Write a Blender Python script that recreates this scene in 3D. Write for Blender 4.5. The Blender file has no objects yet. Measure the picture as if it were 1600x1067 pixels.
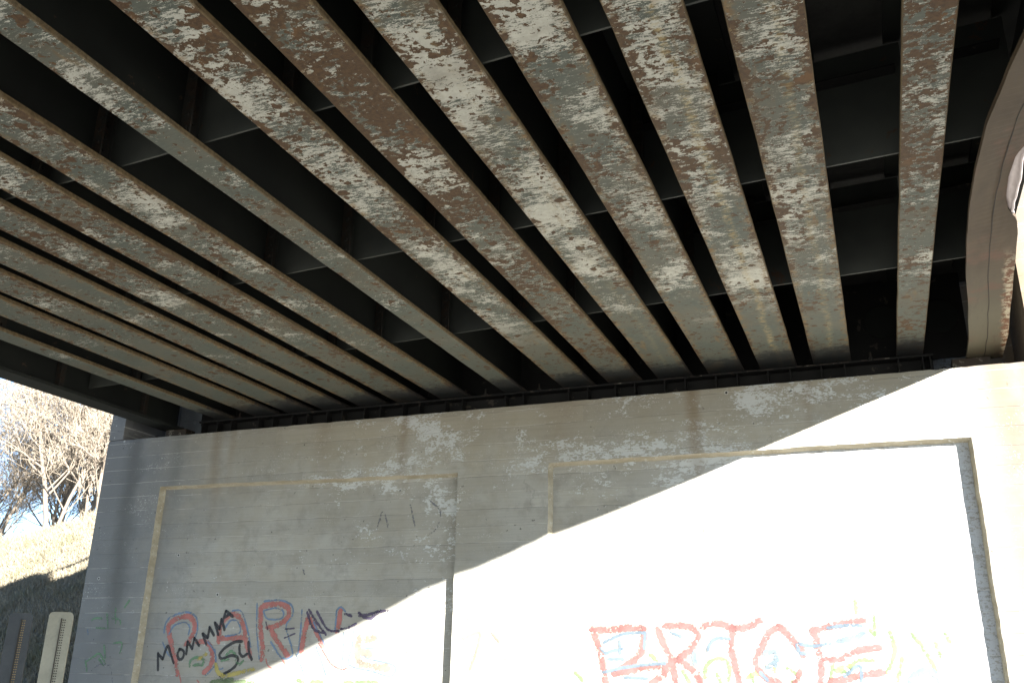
# spray-paint strokes on the wall: kind, colour, stroke width, plane y, points (x, z) in metres
GRAFFITI=[
 ('name_left','red',0.075,8.6,[(-7.603,1.935),(-7.557,2.0),(-7.471,2.039),(-7.342,2.058),(-7.253,2.016),(-7.22,1.922),(-7.254,1.827),(-7.314,1.752)]),
 ('name_left','red',0.075,8.6,[(-7.162,1.787),(-7.041,1.788),(-6.962,1.719),(-6.924,1.628),(-6.943,1.536),(-7.014,1.471)]),
 ('name_left','red',0.075,8.6,[(-7.585,1.92),(-7.523,1.768),(-7.451,1.619),(-7.376,1.445)]),
 ('name_left','red',0.075,8.6,[(-6.869,1.794),(-6.868,1.942),(-6.824,2.032),(-6.726,2.079),(-6.632,2.051),(-6.558,1.944),(-6.502,1.797),(-6.432,1.653)]),
 ('name_left','red',0.075,8.6,[(-6.867,1.827),(-6.55,1.839)]),
 ('name_left','red',0.075,8.6,[(-6.355,2.147),(-6.335,1.926),(-6.279,1.745),(-6.276,1.62)]),
 ('name_left','red',0.075,8.6,[(-6.334,2.166),(-6.157,2.188),(-6.022,2.161),(-5.982,2.088),(-6.023,2.019),(-6.129,1.964),(-6.241,1.941)]),
 ('name_left','red',0.075,8.6,[(-6.206,1.936),(-6.111,1.819),(-5.989,1.695),(-5.947,1.66)]),
 ('name_left','red',0.075,8.6,[(-5.735,2.046),(-5.763,1.894),(-5.787,1.716)]),
 ('name_left','red',0.075,8.6,[(-5.712,2.037),(-5.609,1.895),(-5.521,1.772)]),
 ('name_left','red',0.075,8.6,[(-5.34,2.127),(-5.349,2.002),(-5.367,1.914)]),
 ('name_left','blue',0.026,8.6,[(-7.643,1.881),(-7.641,1.977),(-7.59,2.044),(-7.484,2.085),(-7.338,2.104),(-7.216,2.045),(-7.179,1.922),(-7.198,1.828)]),
 ('name_left','blue',0.026,8.6,[(-7.642,1.777),(-7.584,1.692),(-7.515,1.628)]),
 ('name_left','blue',0.026,8.6,[(-7.57,1.863),(-7.516,1.955),(-7.373,1.993),(-7.296,1.95),(-7.297,1.865)]),
 ('name_left','blue',0.026,8.6,[(-7.017,1.789),(-6.904,1.683),(-6.88,1.555),(-6.985,1.441)]),
 ('name_left','blue',0.026,8.6,[(-6.801,1.943),(-6.74,2.014),(-6.644,2.004),(-6.602,1.888),(-6.787,1.85)]),
 ('name_left','blue',0.026,8.6,[(-6.732,2.118),(-6.612,2.111),(-6.514,1.944),(-6.435,1.744)]),
 ('name_left','blue',0.026,8.6,[(-6.908,1.71),(-6.85,1.52),(-6.772,1.518)]),
 ('name_left','blue',0.026,8.6,[(-6.413,2.194),(-6.381,1.926),(-6.308,1.619)]),
 ('name_left','blue',0.026,8.6,[(-6.323,2.218),(-6.117,2.228),(-5.96,2.174),(-5.939,2.07),(-6.004,1.955),(-5.913,1.75),(-5.895,1.658),(-6.022,1.638),(-6.181,1.797)]),
 ('name_left','blue',0.026,8.6,[(-6.314,2.12),(-6.152,2.147),(-6.061,2.11),(-6.075,2.037),(-6.252,2.033),(-6.318,2.11)]),
 ('name_left','blue',0.026,8.6,[(-5.822,2.128),(-5.816,1.929),(-5.823,1.68)]),
 ('name_left','blue',0.026,8.6,[(-5.392,2.109),(-5.389,1.923)]),
 ('name_left','blue',0.026,8.6,[(-5.664,2.001),(-5.575,1.877),(-5.487,1.755)]),
 ('name_left','blue',0.026,8.6,[(-5.393,2.118),(-5.342,2.154),(-5.284,2.109)]),
 ('name_left','skyblue_sun',0.022,8.6,[(-5.162,1.933),(-5.168,1.758),(-5.19,1.586),(-4.941,1.531),(-4.694,1.486),(-4.668,1.587),(-4.992,1.654),(-5.024,1.739),(-4.876,1.758),(-4.889,1.865)]),
 ('name_left','skyblue_sun',0.022,8.6,[(-5.605,1.753),(-5.526,1.615),(-5.459,1.478)]),
 ('name_left','skyblue_sun',0.022,8.6,[(-5.849,1.68),(-5.769,1.558),(-5.7,1.421)]),
 ('name_left','skyblue_sun',0.022,8.6,[(-5.286,1.897),(-5.271,1.688),(-5.275,1.55)]),
 ('name_left','peach_sun',0.09,8.6,[(-5.091,1.846),(-5.099,1.69),(-5.049,1.588)]),
 ('name_left','peach_sun',0.09,8.6,[(-5.071,1.605),(-4.903,1.574),(-4.739,1.56)]),
 ('name_left','peach_sun',0.09,8.6,[(-5.006,1.829),(-4.925,1.847)]),
 ('name_left','peach_sun',0.09,8.6,[(-5.059,1.708),(-4.954,1.692)]),
 ('name_left','red_sun',0.02,8.6,[(-5.577,1.789),(-5.478,1.667),(-5.395,1.582),(-5.274,1.536),(-5.212,1.551)]),
 ('name_left','red',0.02,8.6,[(-7.345,1.436),(-7.313,1.364)]),
 ('name_left','red',0.02,8.6,[(-6.222,1.621),(-6.191,1.559),(-6.139,1.533)]),
 ('name_left','red',0.02,8.6,[(-7.095,1.387),(-7.069,1.37)]),
 ('name_left','red',0.02,8.6,[(-6.021,1.633),(-5.969,1.572)]),
 ('name_left','dark',0.035,8.6,[(-5.733,2.128),(-5.644,2.019),(-5.499,1.878)]),
 ('name_left','dark',0.035,8.6,[(-5.752,2.101),(-5.657,1.93),(-5.522,1.895)]),
 ('name_left','dark',0.035,8.6,[(-5.632,2.109),(-5.483,1.931),(-5.341,1.914)]),
 ('name_left','dark',0.035,8.6,[(-5.282,2.082),(-5.205,2.065)]),
 ('name_left','dark',0.035,8.6,[(-5.117,2.095),(-5.045,2.047),(-4.971,2.042)]),
 ('name_left','dark',0.035,8.6,[(-4.971,2.038),(-4.882,2.1),(-4.779,2.117)]),
 ('name_left','dark',0.035,8.6,[(-5.11,2.065),(-4.985,2.082),(-4.862,2.117)]),
 ('name_left','dark',0.035,8.6,[(-5.321,1.932),(-5.227,1.95),(-5.145,1.985)]),
 ('name_left','dark',0.02,8.6,[(-6.012,1.928),(-5.901,1.938)]),
 ('name_left','dark',0.02,8.6,[(-6.012,1.838),(-5.884,1.884)]),
 ('name_left','dark',0.02,8.6,[(-6.271,2.0),(-6.239,1.927)]),
 ('scrawl','black',0.032,8.6,[(-7.655,1.482),(-7.689,1.663)]),
 ('scrawl','black',0.032,8.6,[(-7.687,1.653),(-7.609,1.598)]),
 ('scrawl','black',0.032,8.6,[(-7.609,1.598),(-7.567,1.74),(-7.507,1.656),(-7.448,1.56)]),
 ('scrawl','black',0.032,8.6,[(-7.393,1.71),(-7.412,1.648),(-7.374,1.598),(-7.329,1.621),(-7.33,1.686),(-7.393,1.71)]),
 ('scrawl','black',0.032,8.6,[(-7.291,1.655),(-7.294,1.79)]),
 ('scrawl','black',0.032,8.6,[(-7.294,1.79),(-7.217,1.712)]),
 ('scrawl','black',0.032,8.6,[(-7.217,1.712),(-7.207,1.828)]),
 ('scrawl','black',0.032,8.6,[(-7.207,1.828),(-7.126,1.747)]),
 ('scrawl','black',0.032,8.6,[(-7.103,1.875),(-7.032,1.764)]),
 ('scrawl','black',0.032,8.6,[(-7.098,1.876),(-7.023,1.829)]),
 ('scrawl','black',0.032,8.6,[(-7.023,1.829),(-7.017,1.945)]),
 ('scrawl','black',0.032,8.6,[(-7.017,1.945),(-6.943,1.858)]),
 ('scrawl','black',0.032,8.6,[(-6.953,1.994),(-6.884,1.864)]),
 ('scrawl','black',0.032,8.6,[(-6.947,1.991),(-6.875,1.924)]),
 ('scrawl','black',0.032,8.6,[(-6.875,1.924),(-6.867,2.032)]),
 ('scrawl','black',0.032,8.6,[(-6.867,2.032),(-6.807,1.916)]),
 ('scrawl','black',0.032,8.6,[(-6.846,2.002),(-6.818,2.119)]),
 ('scrawl','black',0.032,8.6,[(-6.818,2.119),(-6.718,2.058)]),
 ('scrawl','black',0.032,8.6,[(-6.826,2.047),(-6.756,2.085)]),
 ('scrawl','black',0.032,8.6,[(-6.556,1.797),(-6.655,1.789),(-6.769,1.73),(-6.838,1.656),(-6.799,1.615),(-6.686,1.649),(-6.596,1.636),(-6.588,1.579),(-6.643,1.515),(-6.795,1.438)]),
 ('scrawl','black',0.032,8.6,[(-6.582,1.764),(-6.575,1.687),(-6.527,1.643),(-6.471,1.671)]),
 ('scrawl','black',0.032,8.6,[(-6.47,1.794),(-6.45,1.689),(-6.403,1.614)]),
 ('patches','green',0.04,8.6,[(-7.221,1.531),(-7.22,1.586),(-7.147,1.624),(-7.034,1.598),(-7.054,1.543)]),
 ('patches','green',0.04,8.6,[(-6.746,1.658),(-6.693,1.695),(-6.624,1.669),(-6.607,1.614)]),
 ('patches','green',0.04,8.6,[(-7.169,1.541),(-7.075,1.552)]),
 ('patches','green',0.04,8.6,[(-6.796,1.593),(-6.704,1.613)]),
 ('patches','green',0.04,8.6,[(-6.609,1.596),(-6.557,1.561),(-6.516,1.598)]),
 ('patches','yellow',0.06,8.6,[(-7.108,1.606),(-7.02,1.663)]),
 ('patches','yellow',0.06,8.6,[(-6.872,1.556),(-6.825,1.475),(-6.724,1.432)]),
 ('patches','yellow',0.06,8.6,[(-6.704,1.451),(-6.523,1.481),(-6.368,1.52)]),
 ('patches','limegreen_sun',0.05,8.6,[(-6.903,1.374),(-6.765,1.392),(-6.628,1.408)]),
 ('patches','limegreen_sun',0.05,8.6,[(-6.763,1.377),(-6.623,1.377),(-6.464,1.392)]),
 ('patches','limegreen_sun',0.05,8.6,[(-6.418,1.386),(-6.348,1.377)]),
 ('patches','limegreen_sun',0.05,8.6,[(-5.797,1.418),(-5.73,1.403)]),
 ('patches','limegreen_sun',0.05,8.6,[(-5.622,1.405),(-5.494,1.405)]),
 ('patches','limegreen_sun',0.05,8.6,[(-5.221,1.415),(-5.116,1.411),(-4.993,1.421)]),
 ('patches','limegreen_sun',0.05,8.6,[(-4.953,1.428),(-4.85,1.417)]),
 ('name_right','red_sun',0.078,8.6,[(-2.569,1.935),(-2.517,1.797),(-2.487,1.67),(-2.456,1.472)]),
 ('name_right','red_sun',0.078,8.6,[(-2.581,1.942),(-2.394,1.943),(-2.209,1.961),(-2.091,1.957)]),
 ('name_right','red_sun',0.078,8.6,[(-2.091,1.957),(-2.082,1.885),(-2.113,1.759),(-2.218,1.649),(-2.367,1.557)]),
 ('name_right','red_sun',0.078,8.6,[(-2.367,1.557),(-2.151,1.603),(-1.884,1.639)]),
 ('name_right','red_sun',0.078,8.6,[(-1.889,1.623),(-1.914,1.557),(-2.022,1.483)]),
 ('name_right','red_sun',0.078,8.6,[(-1.95,1.945),(-1.899,1.824),(-1.834,1.681),(-1.803,1.488)]),
 ('name_right','red_sun',0.078,8.6,[(-1.882,1.975),(-1.716,1.982),(-1.608,1.947),(-1.591,1.869),(-1.682,1.765),(-1.784,1.686)]),
 ('name_right','red_sun',0.078,8.6,[(-1.784,1.686),(-1.668,1.623),(-1.61,1.563),(-1.584,1.494)]),
 ('name_right','red_sun',0.078,8.6,[(-1.542,1.968),(-1.411,2.004),(-1.265,1.963),(-1.139,1.974),(-1.027,2.031)]),
 ('name_right','red_sun',0.078,8.6,[(-1.272,1.963),(-1.297,1.79),(-1.268,1.65),(-1.243,1.502)]),
 ('name_right','red_sun',0.078,8.6,[(-0.871,1.975),(-0.952,1.93),(-1.026,1.814),(-1.092,1.693),(-1.071,1.614)]),
 ('name_right','red_sun',0.078,8.6,[(-0.87,1.979),(-0.796,1.896),(-0.722,1.817),(-0.688,1.749)]),
 ('name_right','red_sun',0.078,8.6,[(-1.071,1.614),(-1.005,1.547),(-0.907,1.511)]),
 ('name_right','red_sun',0.078,8.6,[(-0.73,1.602),(-0.755,1.543),(-0.777,1.514)]),
 ('name_right','red_sun',0.078,8.6,[(-0.174,2.027),(-0.37,1.997),(-0.591,1.947)]),
 ('name_right','red_sun',0.078,8.6,[(-0.591,1.947),(-0.563,1.819),(-0.548,1.683),(-0.567,1.519)]),
 ('name_right','red_sun',0.078,8.6,[(-0.504,1.713),(-0.358,1.728),(-0.237,1.788),(-0.079,1.813)]),
 ('name_right','red_sun',0.078,8.6,[(-0.492,1.531),(-0.336,1.563),(-0.219,1.594),(-0.076,1.616)]),
 ('name_right','blue_sun',0.035,8.6,[(-2.501,1.775),(-2.456,1.734),(-2.398,1.751),(-2.294,1.778)]),
 ('name_right','blue_sun',0.035,8.6,[(-2.466,1.829),(-2.279,1.905),(-2.086,1.917)]),
 ('name_right','blue_sun',0.035,8.6,[(-2.074,1.917),(-2.085,1.781)]),
 ('name_right','blue_sun',0.035,8.6,[(-2.481,1.565),(-2.286,1.611),(-2.083,1.639),(-1.901,1.655)]),
 ('name_right','blue_sun',0.035,8.6,[(-2.315,1.841),(-2.311,1.736)]),
 ('name_right','blue_sun',0.035,8.6,[(-2.422,1.682),(-2.285,1.684)]),
 ('name_right','blue_sun',0.035,8.6,[(-0.741,1.827),(-0.717,1.758),(-0.678,1.755)]),
 ('name_right','blue_sun',0.035,8.6,[(-0.72,1.837),(-0.603,1.818),(-0.463,1.843)]),
 ('name_right','blue_sun',0.035,8.6,[(-1.062,1.595),(-1.006,1.534)]),
 ('name_right','blue_sun',0.035,8.6,[(-0.372,1.581),(-0.24,1.669),(-0.243,1.546)]),
 ('name_right','blue_sun',0.035,8.6,[(-1.51,1.767),(-1.481,1.829),(-1.419,1.874),(-1.313,1.871)]),
 ('name_right','blue_sun',0.035,8.6,[(-2.288,1.528),(-2.065,1.523)]),
 ('name_right','blue_sun',0.035,8.6,[(-1.829,1.919),(-1.742,1.888)]),
 ('name_right','blue_sun',0.035,8.6,[(-0.471,1.967),(-0.332,1.987),(-0.197,1.988)]),
 ('name_right','skyblue_sun',0.06,8.6,[(0.127,1.536),(0.171,1.602),(0.248,1.637),(0.318,1.624),(0.351,1.569)]),
 ('name_right','skyblue_sun',0.06,8.6,[(-1.01,1.754),(-0.927,1.765),(-0.926,1.657)]),
 ('name_right','skyblue_sun',0.06,8.6,[(-1.629,1.745),(-1.622,1.664)]),
 ('name_right','skyblue_sun',0.06,8.6,[(-0.393,1.86),(-0.225,1.9),(-0.184,1.93)]),
 ('name_right','skyblue_sun',0.06,8.6,[(-0.998,1.636),(-0.912,1.696)]),
 ('patches','limegreen_sun',0.045,8.6,[(-1.543,1.545),(-1.521,1.646),(-1.45,1.697),(-1.366,1.699),(-1.323,1.639),(-1.334,1.53)]),
 ('patches','limegreen_sun',0.045,8.6,[(-2.024,1.729),(-1.971,1.679)]),
 ('patches','limegreen_sun',0.045,8.6,[(-1.734,1.591),(-1.684,1.501)]),
 ('patches','limegreen_sun',0.045,8.6,[(-0.445,1.627),(-0.349,1.619),(-0.255,1.707),(-0.131,1.709)]),
 ('patches','limegreen_sun',0.045,8.6,[(-0.489,1.521),(-0.456,1.665)]),
 ('patches','limegreen_sun',0.045,8.6,[(0.025,1.937),(0.046,1.788),(-0.029,1.617)]),
 ('patches','limegreen_sun',0.045,8.6,[(0.095,1.732),(0.047,1.562)]),
 ('patches','limegreen_sun',0.045,8.6,[(-0.089,2.066),(-0.09,1.92)]),
 ('patches','limegreen_sun',0.045,8.6,[(0.191,1.922),(0.269,1.809),(0.342,1.639)]),
 ('patches','limegreen_sun',0.045,8.6,[(-0.837,1.639),(-0.743,1.573),(-0.796,1.523)]),
 ('patches','limegreen_sun',0.045,8.6,[(-0.225,2.185),(-0.224,2.096)]),
 ('patches','limegreen_sun',0.045,8.6,[(-1.435,1.587),(-1.408,1.508)]),
 ('patches','limegreen_sun',0.045,8.6,[(-1.145,1.574),(-1.119,1.515)]),
 ('patches','limegreen_sun',0.045,8.6,[(0.365,1.848),(0.389,1.755)]),
 ('patches','limegreen_sun',0.045,8.6,[(0.446,1.924),(0.475,1.868)]),
 ('patches','limegreen_sun',0.045,8.6,[(-2.749,1.56),(-2.679,1.498)]),
 ('patches','limegreen_sun',0.045,8.6,[(-0.369,1.609),(-0.278,1.574)]),
 ('patches','limegreen_sun',0.045,8.6,[(-0.125,1.949),(-0.1,1.911)]),
 ('patches','yellow',0.06,8.6,[(-0.997,1.655),(-0.939,1.617)]),
 ('patches','yellow',0.06,8.6,[(-0.404,1.647),(-0.307,1.658)]),
 ('patches','yellow',0.06,8.6,[(-1.167,1.553),(-1.082,1.595)]),
 ('pier_scrawl','green',0.03,8.5,[(-8.658,2.01),(-8.611,2.035),(-8.512,2.031)]),
 ('pier_scrawl','green',0.03,8.5,[(-8.447,2.08),(-8.421,2.01),(-8.395,1.925)]),
 ('pier_scrawl','green',0.03,8.5,[(-8.325,2.149),(-8.317,2.066),(-8.292,1.983)]),
 ('pier_scrawl','green',0.03,8.5,[(-8.197,2.155),(-8.138,2.231)]),
 ('pier_scrawl','green',0.03,8.5,[(-8.356,2.031),(-8.242,2.017),(-8.219,1.97)]),
 ('pier_scrawl','green',0.03,8.5,[(-8.568,1.927),(-8.435,1.921)]),
 ('pier_scrawl','green',0.03,8.5,[(-8.657,1.57),(-8.608,1.456)]),
 ('pier_scrawl','green',0.03,8.5,[(-8.65,1.543),(-8.535,1.613),(-8.458,1.641),(-8.353,1.542)]),
 ('pier_scrawl','green',0.03,8.5,[(-8.271,1.762),(-8.152,1.763),(-8.161,1.658)]),
 ('pier_scrawl','green',0.03,8.5,[(-8.413,1.736),(-8.363,1.588)]),
 ('pier_scrawl','green',0.03,8.5,[(-8.455,1.587),(-8.376,1.521)]),
 ('pier_scrawl','grey',0.025,8.5,[(-8.538,1.462),(-8.441,1.523),(-8.312,1.525),(-8.249,1.47),(-8.203,1.339)]),
 ('pier_scrawl','blue',0.02,8.5,[(-8.699,1.905),(-8.679,1.85)]),
 ('faint','grey',0.03,8.6,[(-4.965,2.956),(-4.908,3.142),(-4.834,2.975)]),
 ('faint','grey',0.03,8.6,[(-4.582,3.197),(-4.512,2.974)]),
 ('faint','grey',0.03,8.6,[(-4.376,3.249),(-4.226,3.114),(-4.255,2.949),(-4.355,2.87)]),
 ('faint','grey',0.03,8.6,[(-5.859,2.56),(-5.832,2.502)]),
 ('pier_mark','peach_sun',0.035,8.5,[(-3.866,1.852),(-3.696,1.904),(-3.718,1.75),(-3.787,1.567)]),
 ('pier_mark','peach_sun',0.035,8.5,[(-3.561,1.899),(-3.492,1.826)]),
]
import bpy, bmesh, math, random
from mathutils import Vector, Matrix, noise

E = 1.65                      # eye height: survey heights below are measured from the eye
sc = bpy.context.scene
col = sc.collection
random.seed(7)

# ------------------------------------------------------------------ node helpers
class S:
    """a socket with arithmetic"""
    def __init__(s, nt, sock): s.nt = nt; s.k = sock
    def _m(s, op, *a, clamp=False):
        n = s.nt.nodes.new('ShaderNodeMath'); n.operation = op; n.use_clamp = clamp
        for i, v in enumerate((s,) + a):
            if isinstance(v, S): s.nt.links.new(v.k, n.inputs[i])
            else: n.inputs[i].default_value = v
        return S(s.nt, n.outputs[0])
    def __add__(s, o): return s._m('ADD', o)
    __radd__ = __add__
    def __sub__(s, o): return s._m('SUBTRACT', o)
    def __rsub__(s, o): return (s * -1) + o
    def __mul__(s, o): return s._m('MULTIPLY', o)
    __rmul__ = __mul__
    def __truediv__(s, o): return s._m('DIVIDE', o)
    def abs(s): return s._m('ABSOLUTE')
    def frac(s): return s._m('FRACT')
    def floor(s): return s._m('FLOOR')
    def sin(s): return s._m('SINE')
    def pw(s, e): return s._m('POWER', e)
    def mx(s, o): return s._m('MAXIMUM', o)
    def mn(s, o): return s._m('MINIMUM', o)
    def clamp(s): return s._m('ADD', 0.0, clamp=True)
    def ss(s, a, b, lo=0.0, hi=1.0):
        n = s.nt.nodes.new('ShaderNodeMapRange'); n.interpolation_type = 'SMOOTHSTEP'
        s.nt.links.new(s.k, n.inputs[0])
        for i, v in enumerate((a, b, lo, hi)): n.inputs[i+1].default_value = v
        if a > b:
            n.inputs[1].default_value, n.inputs[2].default_value = b, a
            n.inputs[3].default_value, n.inputs[4].default_value = hi, lo
        return S(s.nt, n.outputs[0])
    def gauss(s, c, w):            # soft bump of half-width w round c
        return ((s - c).abs()).ss(w, 0.0)

class Mat:
    def __init__(s, name, rough=.8, metal=0.0):
        s.m = bpy.data.materials.new(name); s.m.use_nodes = True
        s.nt = s.m.node_tree; s.b = s.nt.nodes['Principled BSDF']
        s.b.inputs['Roughness'].default_value = rough; s.b.inputs['Metallic'].default_value = metal
        s.b.inputs['Specular IOR Level'].default_value = .35
    def node(s, t): return s.nt.nodes.new(t)
    def pos(s):
        g = s.node('ShaderNodeNewGeometry'); return g.outputs['Position']
    def objco(s):
        return s.node('ShaderNodeTexCoord').outputs['Object']
    def rnd(s): return S(s.nt, s.node('ShaderNodeObjectInfo').outputs['Random'])
    def xyz(s, v):
        n = s.node('ShaderNodeSeparateXYZ'); s.nt.links.new(v, n.inputs[0])
        return [S(s.nt, o) for o in n.outputs]
    def vec(s, x, y, z):
        n = s.node('ShaderNodeCombineXYZ')
        for i, v in enumerate((x, y, z)):
            if isinstance(v, S): s.nt.links.new(v.k, n.inputs[i])
            else: n.inputs[i].default_value = v
        return n.outputs[0]
    def noise(s, v, scale, detail=3, rough=.55, dist=0.0, stretch=None):
        if stretch:
            mp = s.node('ShaderNodeMapping'); mp.inputs['Scale'].default_value = stretch
            s.nt.links.new(v, mp.inputs['Vector']); v = mp.outputs[0]
        n = s.node('ShaderNodeTexNoise'); s.nt.links.new(v, n.inputs['Vector'])
        n.inputs['Scale'].default_value = scale; n.inputs['Detail'].default_value = detail
        n.inputs['Roughness'].default_value = rough; n.inputs['Distortion'].default_value = dist
        return S(s.nt, n.outputs[0])
    def voro(s, v, scale, feature='F1'):
        n = s.node('ShaderNodeTexVoronoi'); n.feature = feature; s.nt.links.new(v, n.inputs['Vector'])
        n.inputs['Scale'].default_value = scale
        return S(s.nt, n.outputs['Distance']), S(s.nt, n.outputs['Color']) if feature != 'DISTANCE_TO_EDGE' else None
    def white(s, v):
        n = s.node('ShaderNodeTexWhiteNoise'); s.nt.links.new(v, n.inputs['Vector']); return S(s.nt, n.outputs['Value'])
    def mix(s, f, a, b):
        n = s.node('ShaderNodeMix'); n.data_type = 'RGBA'
        for sock, v in ((n.inputs[0], f), (n.inputs[6], a), (n.inputs[7], b)):
            if isinstance(v, S): s.nt.links.new(v.k, sock)
            elif hasattr(v, 'is_output'): s.nt.links.new(v, sock)
            elif isinstance(v, tuple): sock.default_value = (*v, 1)
            else: sock.default_value = v
        return n.outputs[2]
    def base(s, c):
        if isinstance(c, tuple): s.b.inputs['Base Color'].default_value = (*c, 1)
        else: s.nt.links.new(c, s.b.inputs['Base Color'])
    def bump(s, h, strength=.4, dist=.01):
        n = s.node('ShaderNodeBump'); n.inputs['Strength'].default_value = strength; n.inputs['Distance'].default_value = dist
        s.nt.links.new(h.k, n.inputs['Height']); s.nt.links.new(n.outputs[0], s.b.inputs['Normal'])
    def rough(s, r): s.nt.links.new(r.k, s.b.inputs['Roughness'])

# ------------------------------------------------------------------ materials
def mat_flange(name, rust=0.0):
    """old grey and cream paint flaking off brown rusted steel"""
    M = Mat(name, .72)
    o = M.objco(); ox, oy, oz = M.xyz(o); r = M.rnd()
    wx, wy, wz = M.xyz(M.pos())
    P = M.vec(ox + r * 37.0, oy + r * 91.0, oz * 1.0)
    A1 = M.node('ShaderNodeAttribute'); A1.attribute_type = 'OBJECT'; A1.attribute_name = 'rust'; ru = S(M.nt, A1.outputs['Fac'])
    A2 = M.node('ShaderNodeAttribute'); A2.attribute_type = 'OBJECT'; A2.attribute_name = 'cream'; crm = S(M.nt, A2.outputs['Fac'])
    near = wy.ss(8.2, 2.6)                         # paint is sounder towards the abutment
    left = wx.ss(-3.6, -6.6)
    big = M.noise(P, 1.3, 3, .55)
    big2 = M.noise(M.vec(ox + r * 11.0 + 5.0, oy + r * 53.0, oz), 1.35, 4, .6)
    mid = M.noise(P, 16, 8, .68, .12, (.78, 1.0, 1.0))
    mid2 = M.noise(P, 34, 4, .62, .1, (.55, 1.0, 1.0))
    fine = M.noise(P, 62, 6, .74, 0, (.26, 1.0, 1.0))
    fine2 = M.noise(P, 190, 3, .7, 0, (.5, 1.0, 1.0))
    edge = ox.abs().ss(.09, .175)
    edgen = edge * M.noise(P, 7, 5, .65).ss(.36, .62)
    chips = mid + (big - .5) * .55 + (M.noise(P, 27, 5, .6, .1, (.8, 1, 1)) - .5) * .28 + edgen * .17 + (mid2 - .5) * .30 + near * .085 + (ru - .105) - left * .02 + (fine2 - .5) * .05
    wob = M.noise(P, 21, 4, .6); wob2 = M.noise(M.vec(oy + 3.3, ox, oz), 21, 4, .6)
    PD_ = M.vec(ox * .85 + (wob - .5) * .075 + r * 37.0, oy + (wob2 - .5) * .075 + r * 91.0, 0.0)
    d1, c1 = M.voro(PD_, 13.0); c1 = M.xyz(c1.k); d2, c2 = M.voro(PD_, 31.0); c2 = M.xyz(c2.k)
    clus = M.noise(P, 2.6, 3, .6) + near * .13 + ru * 1.2 - .01
    fl1 = (c1[0] * c1[0] * .42 - d1 * 1.0 + (clus - .5) * .55 - .03).ss(-.012, .006) * c1[1].ss(.40, .42)
    fl2 = (c2[0] * .34 - d2 * 1.0 + (clus - .5) * .75 - .06).ss(-.02, .012) * c2[1].ss(.45, .47)
    flakes = fl1.mx(fl2)
    m_rust = chips.ss(.553, .560).mx(flakes)
    # cream undercoat showing through worn grey topcoat
    cr = (big2 - .5) * 1.5 + M.noise(P, 7.5, 7, .70, .2, (.40, 1.0, 1.0)) + (fine - .5) * 1.35 + (fine2 - .5) * .7 + near * .12 + crm - left * .13 - .195
    m_cream = cr.ss(.45, .49) * near.ss(0.02, .22)
    halo = chips.ss(.515, .548)                    # pale lip round each flake
    m_cream = m_cream.mx(halo * fine.ss(.50, .54) * near.ss(.02, .3) * .8)
    g = M.mix(fine.ss(.3, .7), (.060, .069, .056), (.092, .102, .082))
    g = M.mix(M.noise(P, 2.4, 3).ss(.35, .7), g, (.098, .096, .073))
    c = M.mix(M.noise(P, 14, 4, .65).ss(.3, .7), (.345, .338, .29), (.45, .44, .375))
    rs = M.mix(M.noise(P, 40, 4, .7).ss(.3, .7), (.045, .024, .010), (.086, .047, .019))
    rs = M.mix(M.noise(P, 5, 3).ss(.55, .75) * .5, rs, (.15, .070, .020))
    k = M.mix(m_cream, g, c)
    stain = (M.noise(P, 5, 4, .6, 0, (1.6, .35, 1.0)).ss(.60, .72) * .5).mx(edge * M.noise(P, 16, 6, .72).ss(.44, .60) * .9)
    k = M.mix(stain, k, M.mix(mid2.ss(.4, .6), (.17, .085, .022), (.19, .125, .045)))
    A3 = M.node('ShaderNodeAttribute'); A3.attribute_type = 'OBJECT'; A3.attribute_name = 'streak'; stv = S(M.nt, A3.outputs['Fac'])
    sk = (ox + (M.noise(P, 1.6, 4, .6) - .5) * .12 - .03).gauss(0.0, .045) * stv * .75 * (mid2 * .6 + fine * .5 + mid * .4).ss(.68, .84)
    k = M.mix(m_rust, k, rs)
    k = M.mix(sk, k, M.mix(fine.ss(.4, .6), (.22, .15, .05), (.34, .28, .15)))
    gn = M.node('ShaderNodeNewGeometry'); nx_ = M.xyz(gn.outputs['Normal'])[0]
    k = M.mix(nx_.abs().ss(.4, .8) * .9, k, M.mix(mid2.ss(.35, .65), (.070, .046, .019), (.128, .090, .043)))   # rolled edge, bare and rusted
    end_dark = (oy + .72 + (mid - .5) * .9 + (M.noise(P, 3.1, 4) - .5) * .5).ss(-.05, .22)  # flange darkens blotchily towards its bearing end
    k = M.mix(end_dark * .85, k, (.016, .017, .018))
    # smear of brown dirt
    k = M.mix(M.noise(P, 1.9, 4, .6, .4).ss(.52, .72) * .4, k, (.09, .066, .036))
    M.base(k)
    M.bump((1.0 - m_rust) * .9 + m_cream * -.15 + fine2 * .15 + M.noise(P, 50, 3) * .3, .6, .004)
    return M.m

def mat_steel(name, a, b, rustc=(.10, .055, .033), amount=.62, scale=5):
    M = Mat(name, .7); P = M.pos()
    n = M.noise(P, scale, 5, .62, .2); f = M.noise(P, 60, 3, .6)
    k = M.mix(M.noise(P, 1.6, 3).ss(.3, .7), a, b)
    k = M.mix((n + (f - .5) * .2).ss(amount, amount + .05), k, rustc)
    M.base(k); M.bump(n * .5 + f * .3, .3, .004)
    return M.m

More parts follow.
